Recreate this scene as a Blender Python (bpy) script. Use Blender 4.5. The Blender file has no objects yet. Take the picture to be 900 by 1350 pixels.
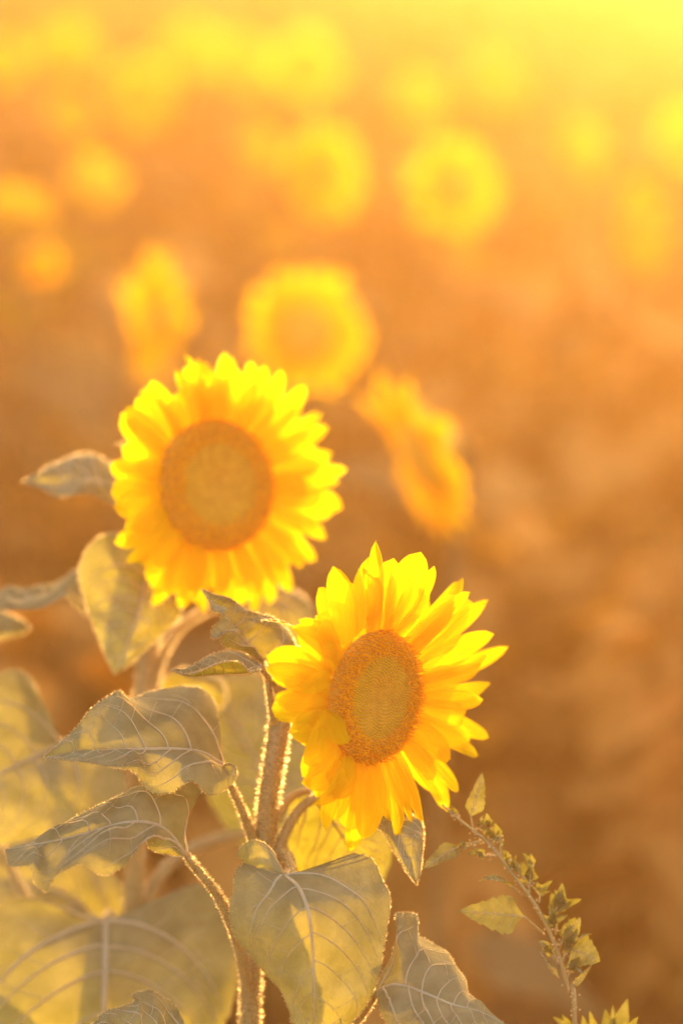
import bpy, math, random
import numpy as np
from mathutils import Vector

random.seed(7)
RNG = np.random.default_rng(7)
scene = bpy.context.scene
COL = scene.collection

# ------------------------------------------------------------------ camera
CAM_H = 1.55
PITCH = math.radians(11.8)
FPX = 3187.0                     # focal length in photo pixels (85 mm on a 36 mm tall sensor)
cam_data = bpy.data.cameras.new("camera")
cam = bpy.data.objects.new("camera", cam_data)
COL.objects.link(cam)
cam.location = (0, 0, CAM_H)
cam.rotation_euler = (math.pi / 2 - PITCH, 0, 0)
cam_data.sensor_fit = 'VERTICAL'
cam_data.sensor_height = 36.0
cam_data.sensor_width = 24.0
cam_data.lens = 85.0
cam_data.clip_end = 3000.0
cam_data.clip_start = 0.05
cam_data.dof.use_dof = True
cam_data.dof.focus_distance = 1.74
cam_data.dof.aperture_fstop = 1.9
scene.camera = cam

# ------------------------------------------------------------------ light
SUN_AZ = math.radians(13.0)       # to the right of the viewing direction (+Y)
SUN_EL = math.radians(8.0)
world = bpy.data.worlds.new("World")
scene.world = world
world.use_nodes = True
wn = world.node_tree.nodes
wl = world.node_tree.links
for n in list(wn):
    wn.remove(n)
sky = wn.new('ShaderNodeTexSky')
sky.sky_type = 'NISHITA'
sky.sun_disc = False
sky.sun_elevation = SUN_EL
sky.sun_rotation = SUN_AZ
sky.air_density = 1.0
sky.dust_density = 3.0
bg = wn.new('ShaderNodeBackground')
bg.inputs['Strength'].default_value = 0.125
wo = wn.new('ShaderNodeOutputWorld')
wl.new(sky.outputs[0], bg.inputs[0])
wl.new(bg.outputs[0], wo.inputs[0])

sun_data = bpy.data.lights.new("sun", 'SUN')
sun = bpy.data.objects.new("sun", sun_data)
COL.objects.link(sun)
sun_data.energy = 2.7
sun_data.angle = math.radians(0.5)
sun_data.color = (1.0, 0.54, 0.15)
sdir = Vector((math.sin(SUN_AZ) * math.cos(SUN_EL), math.cos(SUN_AZ) * math.cos(SUN_EL), math.sin(SUN_EL)))
sun.rotation_euler = sdir.to_track_quat('Z', 'Y').to_euler()
sun.location = sdir * 20

vs = scene.view_settings
vs.view_transform = 'Standard'
vs.look = 'None'
vs.gamma = 1.0
vs.exposure = 2.8
try:
    vs.use_curve_mapping = False
except Exception:
    pass

scene.render.engine = 'CYCLES'
cy = scene.cycles
cy.use_denoising = True
try:
    cy.denoiser = 'OPENIMAGEDENOISE'
except Exception:
    pass
cy.max_bounces = 10
cy.diffuse_bounces = 6
cy.transmission_bounces = 8
cy.glossy_bounces = 2
cy.volume_bounces = 1
cy.transparent_max_bounces = 16
cy.sample_clamp_indirect = 8.0
cy.caustics_reflective = False
cy.caustics_refractive = True

# ------------------------------------------------------------------ geometry helpers
CF = np.array([0, math.cos(PITCH), -math.sin(PITCH)])
CU = np.array([0, math.sin(PITCH), math.cos(PITCH)])
CR = np.array([1.0, 0, 0])
CC = np.array([0, 0, CAM_H])


def P(px, py, d):
    """world point seen at photo pixel (px, py) when it stands d metres away"""
    return CC + d * CF + CR * (d * (px - 450) / FPX) - CU * (d * (py - 675) / FPX)


def PP(pts):
    return np.array([P(*p) for p in pts])


def unit(v):
    v = np.asarray(v, float)
    return v / (np.linalg.norm(v) + 1e-12)


def spline(pts, n, dense=24):
    """Catmull-Rom through pts, resampled evenly to n points"""
    pts = np.asarray(pts, float)
    if len(pts) == 2:
        t = np.linspace(0, 1, n)[:, None]
        return pts[0] * (1 - t) + pts[1] * t
    ext = np.vstack([2 * pts[0] - pts[1], pts, 2 * pts[-1] - pts[-2]])
    out = []
    for i in range(1, len(ext) - 2):
        p0, p1, p2, p3 = ext[i - 1], ext[i], ext[i + 1], ext[i + 2]
        t = np.linspace(0, 1, dense, endpoint=False)[:, None]
        out.append(0.5 * (2 * p1 + (p2 - p0) * t + (2 * p0 - 5 * p1 + 4 * p2 - p3) * t ** 2
                          + (3 * p1 - p0 - 3 * p2 + p3) * t ** 3))
    out.append(pts[-1][None])
    c = np.vstack(out)
    seg = np.linalg.norm(np.diff(c, axis=0), axis=1)
    s = np.concatenate([[0], np.cumsum(seg)])
    q = np.linspace(0, s[-1], n)
    return np.stack([np.interp(q, s, c[:, k]) for k in range(c.shape[1])], axis=1)


class MB:
    """collects vertices and faces for one mesh"""
    def __init__(self):
        self.v, self.f, self.n = [], [], 0

    def add(self, v, f):
        v = np.asarray(v, float)
        self.v.append(v)
        o = self.n
        self.f.extend([tuple(int(i) + o for i in q) for q in f])
        self.n += len(v)

    def build(self, name, mat, parent=None, smooth=True, uv=None, origin=None):
        v = np.vstack(self.v)
        if origin is None:
            org = np.array(parent['_org']) if parent is not None and '_org' in parent else np.zeros(3)
        else:
            org = np.asarray(origin)
        me = bpy.data.meshes.new(name)
        me.from_pydata((v - org).tolist(), [], self.f)
        if smooth:
            me.polygons.foreach_set('use_smooth', [True] * len(me.polygons))
        if uv is not None:
            lay = me.uv_layers.new(name='UVMap')
            idx = np.empty(len(me.loops), int)
            me.loops.foreach_get('vertex_index', idx)
            lay.data.foreach_set('uv', np.asarray(uv, float)[idx].ravel())
        me.materials.append(mat)
        me.update()
        return link(name, me, parent)


def link(name, me, parent=None):
    o = bpy.data.objects.new(name, me)
    COL.objects.link(o)
    if parent is not None:
        o.parent = parent
        if '_org' in ORG_OF.get(parent.name, {}):
            pass
    return o


ORG_OF = {}


def frame_along(c):
    T = np.gradient(c, axis=0)
    T /= np.linalg.norm(T, axis=1)[:, None] + 1e-12
    ref = np.array([0.13, -0.9, 0.4])
    A = np.cross(T, ref)
    A /= np.linalg.norm(A, axis=1)[:, None] + 1e-12
    B = np.cross(T, A)
    return T, A, B


def tube(mb, pts, radii, n=24, sides=10, ribs=0.0):
    c = spline(pts, n)
    r = np.interp(np.linspace(0, 1, n), np.linspace(0, 1, len(radii)), radii)
    T, A, B = frame_along(c)
    a = np.linspace(0, 2 * math.pi, sides, endpoint=False)
    prof = 1 + ribs * np.cos(a * (sides // 2))
    ring = (np.cos(a) * prof)[None, :, None] * A[:, None] + (np.sin(a) * prof)[None, :, None] * B[:, None]
    v = c[:, None] + ring * r[:, None, None]
    f = []
    for i in range(n - 1):
        for j in range(sides):
            k = (j + 1) % sides
            f.append((i * sides + j, i * sides + k, (i + 1) * sides + k, (i + 1) * sides + j))
    f.append(tuple(range(sides))[::-1])
    f.append(tuple((n - 1) * sides + j for j in range(sides)))
    mb.add(v.reshape(-1, 3), f)
    return c, r


def hairs(mb, base, direction, length, width):
    """thin tapered hair blades; arrays of base points and directions"""
    n = len(base)
    d = direction / (np.linalg.norm(direction, axis=1)[:, None] + 1e-12)
    s = np.cross(d, RNG.normal(size=(n, 3)))
    s /= np.linalg.norm(s, axis=1)[:, None] + 1e-12
    bend = RNG.normal(size=(n, 3)) * 0.15
    v = np.empty((n, 4, 3))
    v[:, 0] = base - s * width
    v[:, 1] = base + s * width
    v[:, 2] = base + d * (length * 0.6)[:, None] + s * width * 0.6
    v[:, 3] = base + (d + bend) * length[:, None]
    f = []
    for i in range(n):
        f.append((i * 4, i * 4 + 1, i * 4 + 2))
        f.append((i * 4, i * 4 + 2, i * 4 + 3))
    mb.add(v.reshape(-1, 3), f)


def tube_hairs(mb, c, r, per_m, lmin, lmax, width=0.00011):
    L = np.linalg.norm(np.diff(c, axis=0), axis=1).sum()
    n = max(4, int(per_m * L))
    T, A, B = frame_along(c)
    t = RNG.uniform(0, len(c) - 1.001, n)
    i = t.astype(int)
    fr = (t - i)[:, None]
    p = c[i] * (1 - fr) + c[i + 1] * fr
    rr = r[i] * (1 - fr[:, 0]) + r[i + 1] * fr[:, 0]
    a = RNG.uniform(0, 2 * math.pi, n)
    out = np.cos(a)[:, None] * A[i] + np.sin(a)[:, None] * B[i]
    d = out + RNG.normal(size=(n, 3)) * 0.35
    hairs(mb, p + out * rr[:, None] * 0.95, d, RNG.uniform(lmin, lmax, n), width)


# ------------------------------------------------------------------ materials
def new_mat(name):
    m = bpy.data.materials.new(name)
    m.use_nodes = True
    nt = m.node_tree
    for n in list(nt.nodes):
        nt.nodes.remove(n)
    return m, nt, nt.nodes.new('ShaderNodeOutputMaterial')


def N(nt, t, **kw):
    n = nt.nodes.new(t)
    for k, v in kw.items():
        if k in n.inputs:
            n.inputs[k].default_value = v
        else:
            setattr(n, k, v)
    return n


def noise_ramp(nt, scale, c0, c1, detail=4, lo=0.35, hi=0.65, coord='Object', rough=0.6, vec=None):
    tc = N(nt, 'ShaderNodeTexCoord')
    nz = N(nt, 'ShaderNodeTexNoise')
    nz.inputs['Scale'].default_value = scale
    nz.inputs['Detail'].default_value = detail
    nz.inputs['Roughness'].default_value = rough
    if vec is None:
        nt.links.new(tc.outputs[coord], nz.inputs['Vector'])
    else:
        mp = N(nt, 'ShaderNodeMapping')
        mp.inputs['Scale'].default_value = vec
        nt.links.new(tc.outputs[coord], mp.inputs['Vector'])
        nt.links.new(mp.outputs[0], nz.inputs['Vector'])
    rp = N(nt, 'ShaderNodeValToRGB')
    rp.color_ramp.elements[0].position = lo
    rp.color_ramp.elements[0].color = (*c0, 1)
    rp.color_ramp.elements[1].position = hi
    rp.color_ramp.elements[1].color = (*c1, 1)
    nt.links.new(nz.outputs[0], rp.inputs[0])
    return rp, nz


def thin_mat(name, dc0, dc1, tc0, tc1, mix, scale=40, bump=0.0, bump_scale=300, coord='Object', vec=None, gloss=0.0, rough=0.5, fwd=0.0, fwd_rough=0.6, clear=0.0):
    """a leaf-like sheet: reflects dc, lets tc through"""
    m, nt, out = new_mat(name)
    rd, nz = noise_ramp(nt, scale, dc0, dc1, coord=coord, vec=vec)
    rt, _ = noise_ramp(nt, scale, tc0, tc1, coord=coord, vec=vec)
    d = N(nt, 'ShaderNodeBsdfDiffuse')
    t = N(nt, 'ShaderNodeBsdfTranslucent')
    nt.links.new(rd.outputs[0], d.inputs['Color'])
    nt.links.new(rt.outputs[0], t.inputs['Color'])
    mx = N(nt, 'ShaderNodeMixShader')
    mx.inputs[0].default_value = mix
    nt.links.new(d.outputs[0], mx.inputs[1])
    nt.links.new(t.outputs[0], mx.inputs[2])
    last = mx
    if fwd > 0:                  # light carried straight on through the thin tissue
        r = N(nt, 'ShaderNodeBsdfRefraction')
        r.inputs['Roughness'].default_value = fwd_rough
        r.inputs['IOR'].default_value = 1.4
        nt.links.new(rt.outputs[0], r.inputs['Color'])
        m3 = N(nt, 'ShaderNodeMixShader')
        m3.inputs[0].default_value = fwd
        nt.links.new(last.outputs[0], m3.inputs[1])
        nt.links.new(r.outputs[0], m3.inputs[2])
        last = m3
    if gloss > 0:
        g = N(nt, 'ShaderNodeBsdfGlossy')
        g.inputs['Roughness'].default_value = rough
        g.inputs['Color'].default_value = (1, 1, 1, 1)
        m2 = N(nt, 'ShaderNodeMixShader')
        m2.inputs[0].default_value = gloss
        nt.links.new(last.outputs[0], m2.inputs[1])
        nt.links.new(g.outputs[0], m2.inputs[2])
        last = m2
    if bump > 0:
        nb = N(nt, 'ShaderNodeTexNoise')
        nb.inputs['Scale'].default_value = bump_scale
        nb.inputs['Detail'].default_value = 3
        tco = N(nt, 'ShaderNodeTexCoord')
        if vec is not None:
            mp = N(nt, 'ShaderNodeMapping')
            mp.inputs['Scale'].default_value = vec
            nt.links.new(tco.outputs[coord], mp.inputs['Vector'])
            nt.links.new(mp.outputs[0], nb.inputs['Vector'])
        else:
            nt.links.new(tco.outputs[coord], nb.inputs['Vector'])
        b = N(nt, 'ShaderNodeBump')
        b.inputs['Strength'].default_value = bump
        b.inputs['Distance'].default_value = 0.001
        nt.links.new(nb.outputs[0], b.inputs['Height'])
        nt.links.new(b.outputs[0], d.inputs['Normal'])
        nt.links.new(b.outputs[0], t.inputs['Normal'])
    if clear > 0:                # part of the light passes unscattered, tinted by the tissue
        tr = N(nt, 'ShaderNodeBsdfTransparent')
        nt.links.new(rt.outputs[0], tr.inputs['Color'])
        m4 = N(nt, 'ShaderNodeMixShader')
        m4.inputs[0].default_value = clear
        nt.links.new(last.outputs[0], m4.inputs[1])
        nt.links.new(tr.outputs[0], m4.inputs[2])
        last = m4
    nt.links.new(last.outputs[0], out.inputs['Surface'])
    return m


def solid_mat(name, c0, c1, scale=60, rough=0.8, bump=0.2, bump_scale=400):
    m, nt, out = new_mat(name)
    rp, nz = noise_ramp(nt, scale, c0, c1)
    b = N(nt, 'ShaderNodeBsdfPrincipled')
    b.inputs['Roughness'].default_value = rough
    nt.links.new(rp.outputs[0], b.inputs['Base Color'])
    if bump > 0:
        nb = N(nt, 'ShaderNodeTexNoise')
        nb.inputs['Scale'].default_value = bump_scale
        bp = N(nt, 'ShaderNodeBump')
        bp.inputs['Strength'].default_value = bump
        bp.inputs['Distance'].default_value = 0.001
        nt.links.new(nb.outputs[0], bp.inputs['Height'])
        nt.links.new(bp.outputs[0], b.inputs['Normal'])
    nt.links.new(b.outputs[0], out.inputs['Surface'])
    return m


M_LEAF = thin_mat('leaf_green', (0.24, 0.22, 0.115), (0.36, 0.33, 0.185), (0.26, 0.25, 0.004), (0.42, 0.38, 0.007), 0.40,
                  scale=38, bump=0.5, bump_scale=420, clear=0.05)
M_VEIN = thin_mat('leaf_vein', (0.62, 0.54, 0.38), (0.70, 0.62, 0.45), (0.85, 0.7, 0.3), (0.9, 0.78, 0.35), 0.5, scale=60)
M_HAIR = thin_mat('plant_hair', (0.50, 0.42, 0.28), (0.56, 0.48, 0.32), (0.97, 0.88, 0.68), (0.98, 0.92, 0.75), 0.6, scale=60, fwd=0.75, fwd_rough=0.75)
M_STEM = thin_mat('stem_green', (0.33, 0.24, 0.09), (0.45, 0.33, 0.13), (0.36, 0.26, 0.04), (0.42, 0.30, 0.05), 0.10,
                  scale=50, bump=0.4, bump_scale=500, gloss=0.03)
M_PETAL = thin_mat('petal_yellow', (0.94, 0.66, 0.002), (0.97, 0.74, 0.006), (0.95, 0.68, 0.001), (1.0, 0.76, 0.005), 0.55,
                   scale=3.0, coord='UV', vec=(4, 0.4, 1), bump=0.6, bump_scale=6, fwd=0.16, fwd_rough=0.8, clear=0.24)
M_FARPETAL = thin_mat('far_petal_yellow', (0.93, 0.70, 0.002), (0.96, 0.78, 0.006), (0.86, 0.46, 0.001), (0.93, 0.54, 0.003), 0.52,
                      scale=3.0, coord='UV', vec=(4, 0.5, 1), clear=0.16, fwd=0.06, fwd_rough=0.8)
M_FARSTEM = thin_mat('far_stem', (0.16, 0.10, 0.04), (0.26, 0.17, 0.07), (0.2, 0.12, 0.02), (0.3, 0.18, 0.03), 0.1, scale=40)
M_BRACT = thin_mat('bract_green', (0.24, 0.22, 0.06), (0.30, 0.27, 0.09), (0.75, 0.55, 0.02), (0.85, 0.62, 0.03), 0.6, scale=60, clear=0.3)
M_DISC = solid_mat('disc_base', (0.55, 0.24, 0.010), (0.66, 0.32, 0.015), scale=120)
M_INNER = thin_mat('inner_floret', (0.70, 0.47, 0.02), (0.82, 0.58, 0.03), (0.8, 0.5, 0.02), (0.85, 0.6, 0.03), 0.3, scale=60)
M_OUTER = thin_mat('outer_floret', (0.80, 0.36, 0.006), (0.92, 0.48, 0.012), (0.9, 0.42, 0.008), (0.98, 0.55, 0.02), 0.4, scale=200)
M_WEED = thin_mat('weed_leaf', (0.16, 0.15, 0.06), (0.26, 0.24, 0.10), (0.13, 0.13, 0.006), (0.24, 0.22, 0.012), 0.4, scale=90)
M_FIELD = thin_mat('field_leaf', (0.14, 0.055, 0.005), (0.88, 0.44, 0.12), (0.18, 0.07, 0.002), (0.60, 0.27, 0.02), 0.38, scale=5.0)  # leaf colour pushed to orange, painting in the glow of the veil
M_FARLEAF = thin_mat('far_plant_leaf', (0.18, 0.13, 0.05), (0.28, 0.20, 0.09), (0.22, 0.15, 0.01), (0.32, 0.21, 0.02), 0.4, scale=14)
M_FARDISC = solid_mat('far_disc', (0.72, 0.33, 0.008), (0.85, 0.45, 0.02), scale=90)


# ------------------------------------------------------------------ things
def thing(name, loc, label, cat, group=None):
    o = bpy.data.objects.new(name, None)
    COL.objects.link(o)
    o.location = loc
    o.empty_display_size = 0.05
    o['label'] = label
    o['category'] = cat
    if group:
        o['group'] = group
    return o


def build(mb, name, mat, parent, root, smooth=True, uv=None, stuff=False):
    """mesh under parent; coordinates relative to the thing's base"""
    o = mb.build(name, mat, None, smooth=smooth, uv=uv, origin=np.array(root.location))
    o.parent = parent
    if stuff:
        o['kind'] = 'stuff'
    return o


# ------------------------------------------------------------------ leaf from its midrib and two edges
def cut(curve, p, nrm):
    return curve


def edge_leaf(root, mid, left, right, u0=0.22, nu=64, nv=9, teeth=0.0016, nteeth=26, bulge=0.006, ripple=0.0025,
              seed=0, mat=None, petiole=None, pet_r=(0.003, 0.003), veins=True, hair=True, hole=None, hair_n=1400,
              vein_r=0.0009, name='leaf', rim=0.0):
    rng = np.random.default_rng(seed + 100)
    base, tip = np.array(P(*mid[0])), np.array(P(*mid[-1]))
    Mc = spline(PP(mid), 200)
    E = [spline(np.vstack([base, PP(left), tip]), nu), spline(np.vstack([base, PP(right), tip]), nu)]
    cen = Mc.mean(axis=0)
    ph = rng.uniform(0, 6, 8)

    u = np.linspace(0, 1, nu)
    g = np.clip((u - u0) / (1 - u0), 0, 1)
    Mi = Mc[np.round(g * 199).astype(int)]
    # teeth along both edges
    for s in range(2):
        e = E[s]
        tang = np.gradient(e, axis=0)
        tang /= np.linalg.norm(tang, axis=1)[:, None] + 1e-12
        outw = e - Mi
        outw -= (outw * tang).sum(1)[:, None] * tang
        outw /= np.linalg.norm(outw, axis=1)[:, None] + 1e-9
        saw = (u * nteeth * (1 + 0.08 * np.sin(u * 9 + ph[0])) + ph[1]) % 1.0
        amp = teeth * (0.6 + 0.5 * np.sin(u * 23 + ph[2])) * np.clip(np.minimum(u * 8, (1 - u) * 14), 0, 1)
        e += outw * ((1 - saw) * amp)[:, None]

    # general normal of the sheet
    n_avg = np.cross(E[0][nu // 2] - E[1][nu // 2], tip - base)
    n_avg = unit(n_avg)
    if np.dot(n_avg, CF) > 0:
        n_avg = -n_avg                      # towards the viewer's side

    def S(uu, vv):
        """vectorised surface: u along, v in -1..1 (left negative)"""
        uu = np.asarray(uu, float)
        vv = np.asarray(vv, float)
        gi = np.clip((uu - u0) / (1 - u0), 0, 1) * 199
        m = np.stack([np.interp(gi, np.arange(200), Mc[:, k]) for k in range(3)], -1)
        ui = uu * (nu - 1)
        eL = np.stack([np.interp(ui, np.arange(nu), E[0][:, k]) for k in range(3)], -1)
        eR = np.stack([np.interp(ui, np.arange(nu), E[1][:, k]) for k in range(3)], -1)
        w = np.abs(vv)[..., None]
        e = np.where((vv < 0)[..., None], eL, eR)
        p = m * (1 - w) + e * w
        a = np.abs(vv)
        b = bulge * 4 * a * (1 - a) * np.sin(np.pi * np.clip(uu, 0, 1)) ** 0.6
        rip = ripple * (np.sin(uu * 34 + a * 3 + ph[3] + (vv < 0) * 1.3) * np.sin(np.pi * a) * 0.6
                        + np.sin(uu * 15 + vv * 4 + ph[4]) * a * (1 - a) * 3 + 0.5 * np.sin(uu * 47 + vv * 21 + ph[5]) * a * (1 - a))
        rip = rip * np.clip(np.minimum(uu * 6, (1 - uu) * 8), 0, 1)
        return p + (b + rip)[..., None] * n_avg

    vv = np.concatenate([-np.linspace(1, 0, nv)[:-1], np.linspace(0, 1, nv)])
    UU, VV = np.meshgrid(u, vv, indexing='ij')
    V = S(UU, VV)
    nc = len(vv)
    mb = MB()
    faces = []
    for i in range(nu - 1):
        for j in range(nc - 1):
            if hole is not None:
                c = (V[i, j] + V[i + 1, j + 1]) / 2 - CC
                d = c @ CF
                px = 450 + (c @ CR) / d * FPX
                py = 675 - (c @ CU) / d * FPX
                if any(((px - h[0]) / h[2]) ** 2 + ((py - h[1]) / h[3]) ** 2 < 1 for h in hole):
                    continue
            q = (i * nc + j, (i + 1) * nc + j, (i + 1) * nc + j + 1, i * nc + j + 1)
            faces.append(q)
    mb.add(V.reshape(-1, 3), faces)
    leaf = build(mb, name, mat or M_LEAF, root, root, uv=np.stack([UU.ravel(), VV.ravel() * 0.5 + 0.5], 1))
    if veins:
        vb = MB()
        tt = np.linspace(u0, 0.985, 40)
        c = S(tt, np.zeros(40))
        tube(vb, c, [vein_r * 1.9, vein_r * 1.3, vein_r * 0.4], 40, 6)
        starts = [(0.08, 0.55, 0.07), (u0 - 0.005, 1.25, 0.34), (0.36, 0.8, 0.26), (0.46, 0.75, 0.23), (0.56, 0.65, 0.2), (0.66, 0.55, 0.17), (0.76, 0.45, 0.13), (0.86, 0.35, 0.08)]
        for sg in (-1, 1):
            for k, (us, th, du) in enumerate(starts):
                us = us + rng.uniform(-0.015, 0.015)
                q = np.linspace(0, 1, 16)
                uu = us + du * q ** 1.4
                c = S(uu, sg * q * 0.93)
                tube(vb, c, [vein_r * th * 1.1, vein_r * th * 0.75, vein_r * 0.2], 16, 5)
                # branches off the lateral vein
                for b in range(2):
                    q0 = 0.4 + 0.25 * b
                    q1 = np.linspace(0, 1, 8)
                    dsg = 1 if b % 2 else -1
                    ub = us + du * q0 ** 1.4 + dsg * 0.055 * q1
                    c = S(np.clip(ub, 0.02, 0.97), sg * (q0 + (0.93 - q0) * 0.7 * q1))
                    tube(vb, c, [vein_r * 0.3, vein_r * 0.1], 8, 4)
        build(vb, 'leaf_vein', M_VEIN, leaf, root)
    if hair:
        hb = MB()
        for s in range(2):
            e = E[s]
            n = hair_n
            t = rng.uniform(0, nu - 1.001, n)
            i = t.astype(int)
            fr = (t - i)[:, None]
            p = e[i] * (1 - fr) + e[i + 1] * fr
            o = p - Mi[i]
            o /= np.linalg.norm(o, axis=1)[:, None] + 1e-9
            hairs(hb, p - o * 0.0003, o + rng.normal(size=(n, 3)) * 0.6, rng.uniform(0.0008, 0.0022, n), 0.0001)
        # short down over the sheet near the rim
        n = hair_n * 2
        uu = rng.uniform(0.03, 0.97, n)
        v2 = rng.choice([-1, 1], n) * (1 - np.abs(rng.normal(size=n)) * 0.08)
        p = S(uu, np.clip(v2, -1, 1))
        hairs(hb, p, n_avg[None] * rng.choice([-1, 1], n)[:, None] + rng.normal(size=(n, 3)) * 0.5, rng.uniform(0.0005, 0.0012, n), 0.0001)
        build(hb, 'edge_hair', M_HAIR, leaf, root, smooth=False, stuff=True)
    if petiole is not None:
        pb = MB()
        c, r = tube(pb, np.vstack([base, PP(petiole)]), pet_r, 24, 8)
        build(pb, 'petiole', M_STEM, leaf, root)
        if hair:
            hb = MB()
            tube_hairs(hb, c, r, 30000, 0.0012, 0.003, 0.00006)
            build(hb, 'petiole_hair', M_HAIR, leaf, root, smooth=False, stuff=True)
    return leaf


# ------------------------------------------------------------------ blade: petals, bracts, small leaves
def prof_petal(s):
    return np.where(s < 0.5, 0.55 + 0.45 * np.sin(np.pi / 2 * np.clip(s / 0.5, 0, 1)),
                    np.clip(1 - np.clip((s - 0.5) / 0.5, 0, 1) ** 2.6, 0, 1) ** 0.62)


def prof_bract(s):
    return np.clip(np.where(s < 0.25, 0.8 + 0.8 * s, (1 - (s - 0.25) / 0.75) ** 1.1), 0, 1)


def prof_weed(s):
    w = np.where(s < 0.3, np.sin(np.pi / 2 * s / 0.3) ** 1.2, (1 - (s - 0.3) / 0.7) ** 0.8)
    saw = 1 + 0.22 * (1 - (s * 6.3) % 1.0) * (s > 0.12) * (s < 0.93)
    return np.clip(w * saw, 0.02, 1.3)


def blade(base, tip, width, nrm, bulge=0.0, cup=0.2, prof=prof_petal, ns=12, nv=7, ridge=0.0, tipcurl=0.0, twist=0.0, wave=0.0, ph=0.0, side_bow=0.0):
    base, tip, nrm = np.asarray(base), np.asarray(tip), unit(nrm)
    L = np.linalg.norm(tip - base)
    s = np.linspace(0, 1, ns)
    dirv = unit(tip - base)
    side0 = unit(np.cross(dirv, nrm))
    ctrl = (base + tip) / 2 + nrm * bulge + side0 * side_bow
    c = (1 - s)[:, None] ** 2 * base + 2 * (s * (1 - s))[:, None] * ctrl + s[:, None] ** 2 * tip
    c = c + nrm * (tipcurl * np.clip(s - 0.6, 0, 1) ** 2 / 0.16)[:, None]
    T = np.gradient(c, axis=0)
    T /= np.linalg.norm(T, axis=1)[:, None] + 1e-12
    side = np.cross(T, nrm[None])
    side /= np.linalg.norm(side, axis=1)[:, None] + 1e-12
    nn = np.cross(side, T)
    tw = twist * s
    side, nn = (side * np.cos(tw)[:, None] + nn * np.sin(tw)[:, None], nn * np.cos(tw)[:, None] - side * np.sin(tw)[:, None])
    w = width * prof(s)
    v = np.linspace(-1, 1, nv)
    hgt = cup * (v[None] ** 2) * w[:, None] + ridge * np.cos(v * 3 * math.pi)[None] * np.sin(np.pi * s)[:, None] \
        + wave * np.sin(s[:, None] * 9 + ph) * v[None]
    V = c[:, None] + side[:, None] * (w[:, None] * v[None])[..., None] + nn[:, None] * hgt[..., None]
    f = []
    for i in range(ns - 1):
        for j in range(nv - 1):
            f.append((i * nv + j, (i + 1) * nv + j, (i + 1) * nv + j + 1, i * nv + j + 1))
    S_, V_ = np.meshgrid(s, v * 0.5 + 0.5, indexing='ij')
    uv = np.stack([V_.ravel() + ph, S_.ravel() + ph * 3], 1)
    return V.reshape(-1, 3), f, uv


# ------------------------------------------------------------------ hero flower head
def cam_dir(x, y, z):
    """direction given as right / up / towards the viewer"""
    return unit(CR * x + CU * y - CF * z)


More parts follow.
